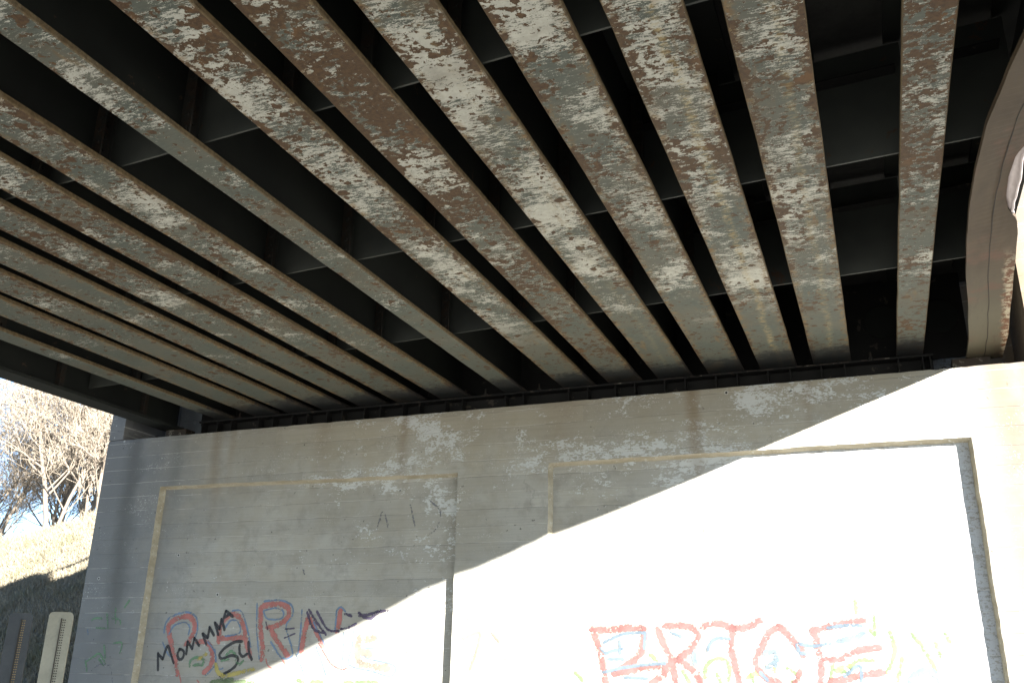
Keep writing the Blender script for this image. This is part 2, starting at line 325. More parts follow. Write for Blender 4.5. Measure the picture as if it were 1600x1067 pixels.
def mat_fascia():
    """weathered brown fascia flange, bare edge and faded paint"""
    M = Mat('fascia_paint', .62); P = M.pos(); x, y, z = M.xyz(P)
    n = M.noise(P, 3.2, 5, .6, .3, (1.6, .5, 1)); f = M.noise(P, 70, 4, .65, 0, (.3, 1, 1)); s = M.noise(P, 26, 4, .6, 0, (1.0, .12, 1))
    k = M.mix(n.ss(.3, .7), (.044, .0285, .0145), (.074, .053, .030))
    k = M.mix(y.ss(6.2, 7.9) * .75, k, (.098, .094, .062))
    k = M.mix(M.noise(P, 2.2, 5, .65, .3).ss(.50, .66) * .75, k, (.105, .052, .032))
    k = M.mix(s.ss(.55, .7) * .45, k, (.06, .045, .032))
    k = M.mix((f + (n - .5) * .3).ss(.72, .78) * .8, k, (.20, .165, .11))
    rim = (x - (y - 8.3) * .085 - 1.235 + (M.noise(P, 9, 5, .65) - .5) * .12).ss(-.075, -.03) * y.ss(6.3, 6.9)
    k = M.mix(rim, k, M.mix(M.noise(P, 15, 7, .75).ss(.49, .53), (.12, .045, .016), (.40, .35, .25)))
    M.base(k); M.bump(f * .4 + n * .5, .35, .004)
    return M.m

def mat_concrete():
    M = Mat('board_formed_concrete', .9); P = M.pos(); x, y, z = M.xyz(P)
    XZ = M.vec(x, y * .5, z)
    big = M.noise(XZ, .7, 4, .55); mid = M.noise(XZ, 3.2, 5, .6); fine = M.noise(XZ, 38, 5, .68)
    wob = (M.noise(XZ, 1.3, 3) - .5) * .03 + (fine - .5) * .006
    rag3 = M.noise(XZ, 60, 6, .72, 0, (.6, 1, 1))
    bz = (z + wob + 10.0) / .168
    board = bz.floor(); fr = bz.frac()
    bt = M.white(M.vec(board, (x * .27 + board * .37).floor(), 0.0))
    k = M.mix(big.ss(.32, .68), (.29, .277, .24), (.385, .372, .33))
    k = M.mix(M.noise(XZ, 5.5, 7, .68, .2).ss(.46, .70) * .45, k, (.175, .167, .145))
    k = M.mix(mid.ss(.35, .7) * .5, k, (.305, .278, .215))
    k = M.mix((z + (mid - .5) * .6).ss(3.4, 4.1) * x.ss(-7.4, -5.2) * .55, k, (.315, .275, .195))
    k = M.mix(bt * .30, k, (.19, .182, .16))
    grain = M.noise(P, 7, 5, .65, 0, (.22, 1, 9.0))
    k = M.mix(grain.ss(.45, .72) * .22, k, (.17, .162, .142))
    k = M.mix(fine.ss(.55, .75) * .3, k, (.38, .37, .335))
    # bluish-grey left end of the wall: sky light put into the colour
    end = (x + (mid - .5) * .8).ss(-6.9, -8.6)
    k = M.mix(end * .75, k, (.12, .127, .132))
    # tan end, its colour toned down so full sun leaves it peach
    tan = (x + (mid - .5) * .5).ss(.55, 1.15)
    k = M.mix(tan * .93, k, M.mix(mid.ss(.35, .65), (.128, .104, .083), (.160, .136, .112)))
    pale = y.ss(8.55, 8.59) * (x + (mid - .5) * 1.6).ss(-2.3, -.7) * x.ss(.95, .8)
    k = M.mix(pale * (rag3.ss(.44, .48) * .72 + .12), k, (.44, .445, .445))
    # remains of pale paint
    zone = z.ss(2.9, 3.65) * x.ss(-6.3, -4.2) * x.ss(.9, .3)
    zone = zone.mx(x.ss(-3.1, -2.6) * x.ss(1.0, .7) * z.ss(2.6, 3.2)) + x.ss(-4.9, -4.1) * x.ss(-3.85, -4.0) * .75 * z.ss(1.2, 2.2) + x.ss(-7.7, -7.2) * x.ss(-3.9, -4.2) * .28 + x.ss(-6.2, -5.6) * x.ss(-3.9, -4.2) * z.ss(2.2, 3.0) * .25
    blot = M.noise(XZ, 2.1, 5, .62, .3, (.6, 1, 1)); rag = M.noise(XZ, 15, 9, .80, .1, (.5, 1, 1)); rag2 = M.noise(XZ, 60, 6, .78, 0, (.5, 1, 1))
    pm = rag * .80 + blot * .80 + (rag2 - .5) * .50 + zone.clamp() * .19
    paint = pm.ss(1.06, 1.075)
    k = M.mix(paint * .92, k, (.48, .49, .475))
    # lime along the board joints
    jl = (fr - .5).abs().ss(.468, .492); jn = M.noise(P, 2.0, 5, .65, 0, (1, 1, .6))
    k = M.mix(jl * jn.ss(.47, .57) * .55, k, (.47, .455, .405))
    k = M.mix(jl * jn.ss(.50, .38) * .35, k, (.13, .122, .105))
    # specks of lime, bug holes with a dark core
    d, c = M.voro(M.vec(x, 0.0, z), 3.6); cs = M.xyz(c.k)
    sel = cs[0].ss(.50, .52) * (cs[1] * .7 + .3)
    k = M.mix((d + (rag2 - .5) * .06).ss(.085, .06) * sel * .6, k, (.52, .51, .47))
    hole = d.ss(.050, .030) * sel
    d2, c2 = M.voro(M.vec(x + 31.7, 0.0, z), 8.0); c2s = M.xyz(c2.k)
    hole = hole.mx(d2.ss(.05, .03) * c2s[0].ss(.84, .86))
    d3, c3 = M.voro(M.vec(x + 3.1, 0.0, z * 1.0), 22.0); c3s = M.xyz(c3.k)
    pz = M.noise(XZ, 1.1, 3).ss(.50, .66)
    k = M.mix((d3 + (rag2 - .5) * .35).ss(.24, .16) * c3s[0].ss(.84, .88) * pz * .7, k, (.50, .49, .45))
    flk = M.noise(M.vec(x, y * .5, z * 1.5), 62, 4, .65); pz2 = M.noise(M.vec(x + 9.0, 0.0, z * 2.2), 1.7, 4, .6).ss(.47, .66) * z.ss(1.2, 2.6)
    k = M.mix((flk + pz2 * .09).ss(.685, .715) * .85, k, (.50, .495, .465))
    pitn = M.noise(M.vec(x * 1.0, y * .5 + 4.0, z), 19, 3, .55); k = M.mix((pitn + (M.noise(XZ, 1.9, 3) - .5) * .12).ss(.705, .745) * .8, k, (.07, .064, .053))
    # rust and water streaks below the bridge seat
    st = None
    for cx, w, zl, a in ((-7.17, .12, 3.2, .45), (-6.95, .08, 3.5, .3), (-4.66, .10, 3.4, .42), (-1.53, .11, 3.35, .65), (-2.85, .35, 3.7, .35), (-.45, .07, 3.7, .45), (1.15, .14, 3.3, .45), (1.40, .12, 2.6, .55), (-5.7, .2, 3.5, .25)):
        q = (x + (M.noise(XZ, 2.5, 3) - .5) * .14).gauss(cx, w) * z.ss(zl - .5, zl + .75) * a
        st = q if st is None else st.mx(q)
    st = st * grain.ss(.2, .6, .6, 1.0)
    k = M.mix(st, k, (.165, .112, .06))
    dk = (x + (mid - .5) * .25 + (z - 4.0) * .03).gauss(-8.42, .22) * z.ss(1.4, 2.4) * .62
    dk = dk.mx((x + (mid - .5) * .2).gauss(-7.75, .16) * z.ss(2.9, 3.8) * .30)
    k = M.mix(dk, k, (.085, .085, .078))
    # hairline cracks
    e, _ = M.voro(M.vec(x + (mid - .5) * .9, 0.0, z + (M.noise(XZ, 4.1, 4) - .5) * .9), .75, 'DISTANCE_TO_EDGE')
    k = M.mix(e.ss(.007, .002) * big.ss(.5, .62) * .25, k, (.12, .115, .10))
    k = M.mix(hole, k, (.02, .019, .016))
    M.base(k)
    h = fine * .25 + grain * .35 + jl * -.8 + bt * .35 - hole * 3.5 + mid * .4 + paint * .12
    M.bump(h, .55, .006)
    return M.m

def mat_lip():
    """tan, lime-stained arris of the sunken panels"""
    M = Mat('stained_concrete_arris', .9); P = M.pos()
    n = M.noise(P, 9, 5, .65, 0, (.4, 1, 1)); f = M.noise(P, 50, 4, .7)
    k = M.mix(n.ss(.3, .7), (.27, .235, .165), (.38, .345, .265))
    k = M.mix(f.ss(.55, .7) * .6, k, (.17, .14, .09)); k = M.mix(M.noise(P, 24, 5, .7).ss(.60, .66) * .8, k, (.50, .49, .44))
    M.base(k); M.bump(f * .5 + n * .5, .5, .006)
    return M.m

def mat_spray(name, c, wear=.46):
    """thin old spray paint, worn off in flecks; ragged at the stroke's edge"""
    M = Mat(name, .75); P = M.pos()
    at = M.node('ShaderNodeAttribute'); at.attribute_name = 'across'
    a = S(M.nt, at.outputs['Fac']).abs()
    f = M.noise(P, 46, 6, .7); g = M.noise(P, 9, 4, .6)
    M.base(M.mix(g.ss(.3, .7), c, tuple(min(1, v * 1.25 + .03) for v in c)))
    al = (f * 1.05 + g * .45 - a * a * a * .36 - .03).ss(wear, wear + .13) * .80
    M.nt.links.new(al.k, M.b.inputs['Alpha'])
    return M.m

def mat_grass(name, soil=False):
    M = Mat(name, .95); P = M.pos()
    n = M.noise(P, .9, 3); f = M.noise(P, 16, 3, .7); w = M.noise(P, 55, 2)
    k = M.mix(f.ss(.3, .7), (.17, .143, .096), (.28, .24, .168))
    k = M.mix(n.ss(.48, .68) * .55, k, (.105, .115, .05))
    k = M.mix(w.ss(.60, .72) * .7, k, (.13, .105, .07))
    if soil: k = M.mix(M.noise(P, 5, 5).ss(.42, .62) * .7, k, (.10, .08, .055))
    M.base(k)
    if soil: M.bump(f, 1.0, .05)
    return M.m

def mat_simple(name, a, b, scale=8, rough=.85, bump=.3, dist=.01, metal=0):
    M = Mat(name, rough, metal); P = M.pos()
    n = M.noise(P, scale, 5, .62); f = M.noise(P, scale * 9, 3)
    M.base(M.mix((n * .7 + f * .3).ss(.32, .68), a, b)); M.bump(n + f * .5, bump, dist)
    return M.m

MT = dict(
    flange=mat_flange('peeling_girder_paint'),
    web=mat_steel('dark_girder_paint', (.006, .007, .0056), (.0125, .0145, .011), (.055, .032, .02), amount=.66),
    brace=mat_steel('brace_paint', (.028, .031, .027), (.05, .053, .045), (.06, .036, .022), amount=.64),
    angle=mat_steel('rusted_angle', (.015, .015, .0125), (.024, .021, .016), (.026, .017, .011), amount=.50, scale=16),
    fascia=mat_fascia(),
    bearing=mat_steel('sooty_bearing_steel', (.005, .0048, .0044), (.010, .0095, .008), (.05, .042, .032), .62, 8),
    plate=mat_steel('worn_plate_steel', (.024, .018, .014), (.042, .031, .022), (.15, .135, .11), .58, 9),
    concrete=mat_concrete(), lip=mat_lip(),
    deck=mat_simple('deck_concrete', (.16, .155, .14), (.25, .24, .21), 3),
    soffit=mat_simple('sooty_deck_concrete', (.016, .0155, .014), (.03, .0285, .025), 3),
    ground=mat_simple('pale_road_gravel', (.21, .20, .175), (.31, .295, .255), 2.2, .95, .5, .02),
    road=mat_simple('old_asphalt_road', (.105, .104, .098), (.155, .152, .143), 1.2, .9, .3, .01),
    soil=mat_grass('grassy_soil', True), grass=mat_grass('dry_grass_blades'),
    bark=mat_simple('pale_bark', (.11, .088, .066), (.18, .145, .11), 5, .9, .6, .02),
    twig=mat_simple('pale_twig', (.22, .178, .132), (.32, .27, .205), 6, .9, 0, .01),
    post=mat_simple('beige_post_paint', (.22, .205, .155), (.28, .262, .20), 5, .6, .15, .003),
    postd=mat_simple('dark_post_paint', (.038, .041, .044), (.055, .058, .060), 5, .6, .15, .003),
    rustdot=mat_simple('rusted_hole_edge', (.20, .14, .06), (.30, .21, .10), 30),
    dark=mat_simple('dark_gap', (.03, .026, .022), (.05, .045, .036), 20),
    galv=mat_simple('galvanised_rail', (.32, .32, .31), (.42, .42, .41), 6, .5, .1, .003, .3),
    torn=mat_simple('scraped_bare_steel', (.50, .43, .42), (.62, .55, .54), 14, .5, .4, .01),
    speck=mat_simple('white_speck', (.6, .6, .56), (.75, .74, .7), 20),
)
SPRAY = dict(red_sun=mat_spray('sunlit_red_spray', (.135, .056, .050), .53), blue_sun=mat_spray('sunlit_blue_spray', (.070, .098, .122), .50),  # red and blue for sunlit strokes, darkened to offset the sun
    red=mat_spray('faded_red_spray', (.34, .115, .095), .53), blue=mat_spray('faded_blue_spray', (.11, .165, .245), .55),
    skyblue_sun=mat_spray('sunlit_pale_blue_spray', (.085, .112, .130), .50), peach_sun=mat_spray('sunlit_orange_spray', (.140, .118, .092), .50),  # both kept dark for strokes in the sun, which lifts them to pastel
    dark=mat_spray('dark_purple_spray', (.055, .04, .075), .52), black=mat_spray('black_spray', (.018, .018, .02), .36),
    green=mat_spray('dull_green_spray', (.10, .19, .10), .56), yellow=mat_spray('dull_yellow_spray', (.33, .27, .07), .56),
    limegreen_sun=mat_spray('sunlit_green_spray', (.092, .128, .055), .54), grey=mat_spray('smoky_grey_spray', (.12, .12, .14), .66))  # this green is also darkened to suit sunlit strokes

# ------------------------------------------------------------------ mesh helpers
class MB:
    def __init__(s): s.v = []; s.f = []
    def box(s, a, b):
        (x0, y0, z0), (x1, y1, z1) = a, b; n = len(s.v)
        s.v += [(x0,y0,z0),(x1,y0,z0),(x1,y1,z0),(x0,y1,z0),(x0,y0,z1),(x1,y0,z1),(x1,y1,z1),(x0,y1,z1)]
        s.f += [tuple(n+i for i in q) for q in ((3,2,1,0),(4,5,6,7),(0,1,5,4),(1,2,6,5),(2,3,7,6),(3,0,4,7))]
        return s
    def hexa(s, p):               # 8 corners, bottom ring then top ring
        n = len(s.v); s.v += [tuple(q) for q in p]
        s.f += [tuple(n+i for i in q) for q in ((3,2,1,0),(4,5,6,7),(0,1,5,4),(1,2,6,5),(2,3,7,6),(3,0,4,7))]
        return s
    def tube(s, pts, radii, k=8, cap=True):
        n0 = len(s.v); pts = [Vector(p) for p in pts]
        for i, p in enumerate(pts):
            d = (pts[min(i+1, len(pts)-1)] - pts[max(i-1, 0)]).normalized()
            u = d.orthogonal().normalized(); w = d.cross(u)
            for j in range(k):
                a = 2*math.pi*j/k; s.v.append(tuple(p + (u*math.cos(a) + w*math.sin(a))*radii[i]))
        for i in range(len(pts)-1):
            for j in range(k):
                a = n0+i*k+j; b = n0+i*k+(j+1) % k
                s.f.append((a, b, b+k, a+k))
        if cap:
            s.f.append(tuple(n0+j for j in range(k))[::-1]); s.f.append(tuple(n0+(len(pts)-1)*k+j for j in range(k)))
        return s
    def disc(s, c, r, h, axis='y', k=20):
        p0 = Vector(c); d = {'x': Vector((1,0,0)), 'y': Vector((0,1,0)), 'z': Vector((0,0,1))}[axis]
        return s.tube([p0, p0 + d*h], [r, r], k)
    def mesh(s, name, smooth=False):
        m = bpy.data.meshes.new(name); m.from_pydata(s.v, [], s.f); m.validate(); m.update()
        if smooth: m.polygons.foreach_set('use_smooth', [True]*len(m.polygons))
        return m
    def build(s, name, mat, parent=None, bevel=0, smooth=False):
        return link(name, s.mesh(name, smooth), mat, parent, bevel)

def link(name, mesh, mat, parent=None, bevel=0):
    if mat and not mesh.materials: mesh.materials.append(mat)
    o = bpy.data.objects.new(name, mesh); col.objects.link(o)
    if parent: o.parent = parent
    if bevel:
        b = o.modifiers.new('bevel', 'BEVEL'); b.width = bevel; b.segments = 2; b.limit_method = 'ANGLE'
    return o
def tag(o, label=None, cat=None, group=None, kind=None):
    for k, v in (('label', label), ('category', cat), ('group', group), ('kind', kind)):
        if v: o[k] = v
    return o
def empty(name, loc=(0, 0, 0), **kw):
    o = bpy.data.objects.new(name, None); col.objects.link(o); o.location = loc; o.empty_display_size = .2
    return tag(o, **kw)
def copy_tree(o, parent=None):
    c = o.copy(); col.objects.link(c); c.parent = parent
    for ch in list(o.children): copy_tree(ch, c)
    return c

# ------------------------------------------------------------------ girders
SEAT = 2.52 + E
HB = 2.76 + E                  # underside of the inner girders
HF = 2.68 + E                  # underside of the two fascia girders
HT = 3.62 + E                  # underside of the deck
YE, YS = 8.98, -5.0            # girder ends
ROWS = (6.83, 5.11, 3.37)
def row_y(Yr, x): return Yr - .068 * x
ORD = ['', 'first', 'second', 'third', 'fourth', 'fifth', 'sixth', 'seventh', 'eighth', 'ninth', 'tenth', 'eleventh', 'twelfth', 'thirteenth', 'fourteenth', 'fifteenth', 'sixteenth', 'seventeenth']
#      number from the right: (left edge, width)
INNER = {2: (.354, .235), 3: (-.384, .335), 4: (-.89, .345), 5: (-1.40, .35), 6: (-1.92, .35), 7: (-2.44, .345), 8: (-2.95, .345),
         9: (-3.615, .225), 10: (-4.40, .345), 11: (-4.935, .345), 12: (-5.44, .345), 13: (-5.945, .345), 14: (-6.43, .345), 15: (-6.915, .345), 16: (-7.47, .225)}
LOOK = {2: 'narrow rusty girder by the bent fascia girder, second from the right',
    3: 'wide girder with cream flakes and an orange streak, third from the right',
    4: 'wide girder with a yellow streak along its flaking cream underside, fourth from the right',
    5: 'wide flaking girder fifth from the right, grey near the abutment',
    6: 'wide cream and grey flaking girder, sixth from the right',
    7: 'wide rust-brown girder with patchy grey paint, seventh from the right',
    8: 'wide peeling girder on the right of the narrow middle girder, eighth from the right',
    9: 'narrow grey girder between two wide gaps at mid-bridge, ninth from the right',
    10: 'wide rusty girder on the left of the narrow middle girder, tenth from the right',
    11: 'eleventh girder from the right, wide and brown-flaked at its near end',
    12: 'wide grey peeling girder, twelfth from the right and sixth from the left',
    13: 'wide grey peeling girder, fifth from the left side of the bridge',
    14: 'wide grey peeling girder, fourth from the left side of the bridge',
    15: 'wide grey girder on the right of the narrow left-hand girder, third from left',
    16: 'narrow grey girder next to the left fascia girder, second from the left'}
WEAR = {2: (.10, -.07), 3: (.025, .02), 4: (.005, .07), 5: (.0, .05), 6: (.0, .03), 7: (.085, -.03), 8: (.02, .06), 9: (.0, -.10), 10: (.05, .0), 11: (.05, -.02), 12: (.03, -.02), 13: (.02, -.02), 14: (.01, -.02), 15: (.01, -.04), 16: (-.02, -.12)}
def flange_mesh(w, t, n=70, seed=0):
    """a plate with slightly wavering, rust-eaten edges; local: x across, y back from its end, z up"""
    m = MB(); L = YE - YS
    for i in range(n + 1):
        y = -L * i / n
        a = -w/2 + .004 * noise.noise((y*3.1, seed, 1)); b = w/2 + .004 * noise.noise((y*3.1, seed, 7))
        c = .006
        m.v += [(a+c, y, 0), (b-c, y, 0), (b, y, c), (b, y, t), (a, y, t), (a, y, c)]
    for i in range(n):
        for j in range(6):
            p = i*6+j; q = i*6+(j+1) % 6
            m.f.append((p, p+6, q+6, q))
    m.f.append((0, 1, 2, 3, 4, 5)); m.f.append(tuple(n*6+j for j in range(6))[::-1])
    return m.mesh('bottom_flange')
T = .034
def angle_mesh(h):
    m = MB(); m.box((0, -.045, 0), (.075, -.033, h)); m.box((0, -.0325, 0), (.012, .075, h))
    for k in range(int(h / .085)):
        z = .05 + k*.085
        m.disc((.012, .03, z), .014, .011, 'x', 8); m.disc((.045, -.045, z), .014, -.011, 'y', 8)
    return m.mesh('connection_angle')
protos = {}
def girder_proto(w, kind):
    root = empty('steel_girder')
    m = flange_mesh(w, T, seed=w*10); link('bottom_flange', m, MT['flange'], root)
    h = HT - HB; L = YE - YS
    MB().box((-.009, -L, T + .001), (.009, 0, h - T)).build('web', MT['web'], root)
    MB().box((-w*.5, -L, h - T + .001), (w*.5, 0, h - .004)).build('top_flange', MT['web'], root)
    am = angle_mesh(h - 2*T - .03)
    for Yr in ROWS: link('connection_angle', am, MT['angle'], root)
    return root
def place_angles(root, xc):
    for o, Yr in zip([c for c in root.children if c.name.startswith('connection_angle')], ROWS):
        o.location = (.010, row_y(Yr, xc) - YE - .09, T + .012)
GX = {}
for i, (l, w) in INNER.items():
    kind = 'narrow' if w < .3 else 'wide'
    if kind not in protos: g = protos[kind] = girder_proto(.345 if kind == 'wide' else .23, kind)
    else: g = copy_tree(protos[kind])
    xc = GX[i] = l + w/2
    g.location = (xc, YE, HB); place_angles(g, xc)
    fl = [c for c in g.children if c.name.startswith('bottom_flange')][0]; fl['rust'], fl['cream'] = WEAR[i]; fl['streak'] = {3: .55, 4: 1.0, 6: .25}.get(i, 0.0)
    tag(g, LOOK[i], 'girder', 'inner girders of the bridge')

# fascia girders: one straight, one swept inwards by a lorry strike
def lerp_table(tab, y):
    if y >= tab[0][0]: return tab[0][1]
    for (a, u), (b, v) in zip(tab, tab[1:]):
        if y >= b:
            t = (y-b)/(a-b); t = t*t*(3-2*t)*.35 + t*.65
            return v + (u-v)*t
    return tab[-1][1]
BL = [(8.9, .943), (8.3, .925), (7.6, .875), (6.63, .795), (6.1, .765), (5.6, .748), (5.2, .748), (4.71, .763), (4.26, .815), (3.9, .865), (3.3, .93), (2.5, .96), (-5, .96)]
BR = [(8.9, 1.24), (8.3, 1.225), (7.4, 1.16), (6.74, 1.112), (6.19, 1.075), (5.98, 1.05), (5.82, .985), (5.65, .955), (5.4, .945), (5.15, .955), (4.98, 1.0), (4.7, 1.065), (4.2, 1.12), (3.6, 1.19), (2.8, 1.24), (-5, 1.245)]
XB = 1.095
def fascia_girder(tabL, tabR, xw, bent, label):
    root = empty('fascia_girder', (xw, YE - .1, HF), label=label, cat='girder', group='fascia girders of the bridge')
    ys = []; y = YE - .1
    while y > YS: ys.append(y); y -= .06 if y > 2.5 else .5
    ys.append(YS)
    fl = MB(); wb = MB(); cm = MB(); cp = []
    h = HT - HF
    for y in ys:
        a, b = lerp_table(tabL, y), lerp_table(tabR, y)
        cx = lerp_table(tabL, y)*.52 + (lerp_table(tabL, y) + .297)*.48
        lift = 0
        if bent: lift = .045*math.exp(-((y-5.4)/.8)**2)
        dy = y - (YE - .1)
        fl.v += [(a-xw, dy, 0), (b-xw, dy, lift), (b-xw, dy, T+lift), (a-xw, dy, T)]
        N = 8
        for j in range(N+1):
            t = j/N; f = t*t*(3-2*t)
            xx = cx + (xw - cx)*f - xw
            wb.v += [(xx-.008, dy, T + .001 + (h-2*T-.002)*t), (xx+.008, dy, T + .001 + (h-2*T-.002)*t)]
        cp.append((cx - xw + .005*noise.noise((y*4, 0, 0)), dy, -.001 + lift*.5))
    n = len(ys)
    for i in range(n-1):
        for j in range(4):
            p = i*4+j; q = i*4+(j+1) % 4; fl.f.append((p, p+4, q+4, q))
    fl.f.append((0, 1, 2, 3)); fl.f.append(tuple((n-1)*4+j for j in range(4))[::-1])
    W = 2*(8+1)
    for i in range(n-1):
        for j in range(8):
            a = i*W+2*j
            wb.f.append((a, a+2, a+2+W, a+W)); wb.f.append((a+1, a+1+W, a+3+W, a+3))
    fl.build('bottom_flange', MT['fascia'] if bent else MT['web'], root)
    wb.build('web', MT['web'], root, smooth=True)
    MB().box((-.15, YS - YE + .1, h - T), (.15, 0, h - .004)).build('top_flange', MT['web'], root)
    return root, cp
fg, cp = fascia_girder(BL, BR, XB, True, 'rusty brown right fascia girder with its lower flange bent inwards by a collision')
sel = [p for p in cp if p[1] > -5.6]
MB().tube(sel, [.003]*len(sel), 5).build('weld_seam', MT['angle'], fg)
# curled, scraped lip of the struck flange
lp = MB(); NY, NX = 26, 7
for i in range(NY+1):
    y = 4.98 + (5.92-4.98)*i/NY; r = lerp_table(BR, y)
    amp = abs(math.sin(math.pi*i/NY))**.7 * (1 + .25*noise.noise((y*7, 1, 2)))
    for j in range(NX+1):
        t = j/NX
        lp.v.append((r + .10*amp*.5*math.sin(t*1.7) - XB, y - (YE-.1) + .03*t*amp, .022 + .045*math.exp(-((y-5.4)/.8)**2) - .05*amp*(1-math.cos(t*1.9)) + .012*noise.noise((y*9, t*3, 5))*t))
for i in range(NY):
    for j in range(NX):
        a = i*(NX+1)+j; lp.f.append((a, a+1, a+NX+2, a+NX+1))
o = lp.build('torn_lip', MT['torn'], fg, smooth=True)
sd = o.modifiers.new('thick', 'SOLIDIFY'); sd.thickness = .012; sd.offset = 0
LW = -8.175
gl, _ = fascia_girder([(9, LW-.135), (-5, LW-.135)], [(9, LW+.135), (-5, LW+.135)], LW, False, 'dark left fascia girder against the bright trees and sky')
am = angle_mesh(HT - HF - 2*T - .03)
for yy in (6.98, 8.25, 5.5, 4.2): link('connection_angle', am, MT['angle'], gl).location = (.010, yy - YE + .1, T + .012)
# crusted rust along the left fascia's lower flange: one lumpy strip
rs = MB(); NK = 150
for k in range(NK+1):
    dy = (9.0 - 4.4*k/NK) - YE + .1; h_ = .004 + .022*max(0, noise.noise((dy*5, 3, 0)) + .25) + .012*abs(noise.noise((dy*21, 1, 0)))
    for x_, hh in ((.03, 0), (.045, h_), (.075, h_*.8), (.11, h_*.25), (.125, 0)): rs.v.append((x_ + .01*noise.noise((dy*9, x_*30, 2)), dy, T + .001 + hh))
for k in range(NK):
    for j in range(4): q = k*5+j; rs.f.append((q, q+1, q+6, q+5))
rs.build('rust_crust', MT['angle'], gl)
GX[1] = XB; GX[17] = LW

# ------------------------------------------------------------------ cross braces between the girders
names = ['row nearest the abutment', 'middle row', 'row nearest the camera']
for i in range(1, 17):
    xr, xl = GX[i], GX[i+1]
    for k, Yr in enumerate(ROWS):
        if k == 2 and i <= 2: continue
        if i >= 14 and k > 0: continue
        r = empty('cross_brace', ((xl+xr)/2, row_y(Yr, (xl+xr)/2), HB),
                  label='%s brace between %s and %s girders from the right, %s' % ('dark', ORD[i], ORD[i+1], names[k]), cat='brace', group='cross braces between the girders')
        a = xl + .03 - (xl+xr)/2; b = xr - .03 - (xl+xr)/2
        ya, yb = -.068*a, -.068*b
        z0, z1 = .07, HT - HB - T - .01
        if i == 1: b -= .07
        MB().hexa([(a, ya, z0), (b, yb, z0), (b, yb+.014, z0), (a, ya+.014, z0), (a, ya, z1), (b, yb, z1), (b, yb+.014, z1), (a, ya+.014, z1)]).build('plate', MT['brace'], r)
        zz = .60
        MB().hexa([(a+.012, ya-.09, zz), (b-.045, yb-.09, zz), (b-.045, yb-.002, zz), (a+.012, ya-.002, zz), (a+.012, ya-.09, zz+.012), (b-.045, yb-.09, zz+.012), (b-.045, yb-.002, zz+.012), (a+.012, ya-.002, zz+.012)]).build('ledge_angle', MT['bearing'], r)

# end diaphragm with two round covers
ed = empty('end_diaphragm', (0, YE + .03, HB), label='sooty end plate closing the girder ends above the bearing beam', cat='end plate')
MB().box((-7.9, 0, .004), (1.0, .016, HT - HB - .006)).build('plate', MT['bearing'], ed)
for x, z in ((.28, .42), (.78, .42), (-3.25, .42)):
    MB().disc((x, -.001, z), .17, -.02, 'y', 28).build('round_cover', MT['web'], ed, bevel=.004)
# bearing beam along the seat
bb = empty('bearing_beam', (0, 8.79, SEAT), label='long blackened steel bearing beam with stiffeners lying along the abutment seat', cat='bearing beam')
HBB = HB - SEAT - .004
MB().box((-7.74, 0, HBB - .022), (.668, .26, HBB)).build('top_flange', MT['bearing'], bb, bevel=.003)
MB().box((-7.74, .12, .021), (.668, .136, HBB - .023)).build('web', MT['bearing'], bb)
MB().box((-7.74, .0, .002), (.668, .26, .02)).build('bottom_flange', MT['bearing'], bb)
sm = MB().box((-.006, .012, .021), (.006, .119, HBB - .023)).mesh('stiffener')
for i in INNER:
    for s in (-1, 1):
        link('stiffener', sm, MT['bearing'], bb).location = (GX[i] + s*.105, 0, 0)
for s in (-.5, .64): link('stiffener', sm, MT['bearing'], bb).location = (s if s > 0 else -7.70, 0, 0)
bm = MB().tube([(0, 0, HBB + .001), (0, 0, HBB + .075)], [.011, .011], 8).disc((0, 0, HBB + .001), .022, .02, 'z', 6).mesh('anchor_bolt')
for x in (.13, -3.22, -3.85, -7.15, -2.66, -6.2): link('anchor_bolt', bm, MT['angle'], bb).location = (x, .03, 0)
# little chips of bright worn paint on its lip
wp = MB()
for k in range(46):
    x = -1.9 + 2.45*random.random() if k < 34 else -5 + 3*random.random(); L = .02 + .09*random.random()
    wp.box((x, -.0035 + .0004*(k % 5), HBB - .018 + .004*random.random()), (x+L, -.0005, HBB - .006))
wp.build('worn_paint', MT['plate'], bb)
# plates under the fascia girders
for x0, x1, lab in ((.68, 1.27, 'flat rusty bearing plate under the bent right fascia girder'), (-8.40, -7.78, 'flat dark bearing plate under the left fascia girder')):
    p = empty('bearing_plate', ((x0+x1)/2, 8.84, SEAT), label=lab, cat='bearing plate', group='bearing plates under the fascia girders')
    w = (x1-x0)/2
    MB().box((-w, -.17, .003), (w, .2, .045)).build('base_plate', MT['plate'], p, bevel=.004)
    MB().box((-.16, -.05, .047), (.16, .12, HF - SEAT - .002)).build('shoe', MT['plate'], p, bevel=.004)
    for s in (-1, 1): MB().disc((s*w*.8, -.10, .046), .02, .03, 'z', 6).build('bolt', MT['angle'], p)

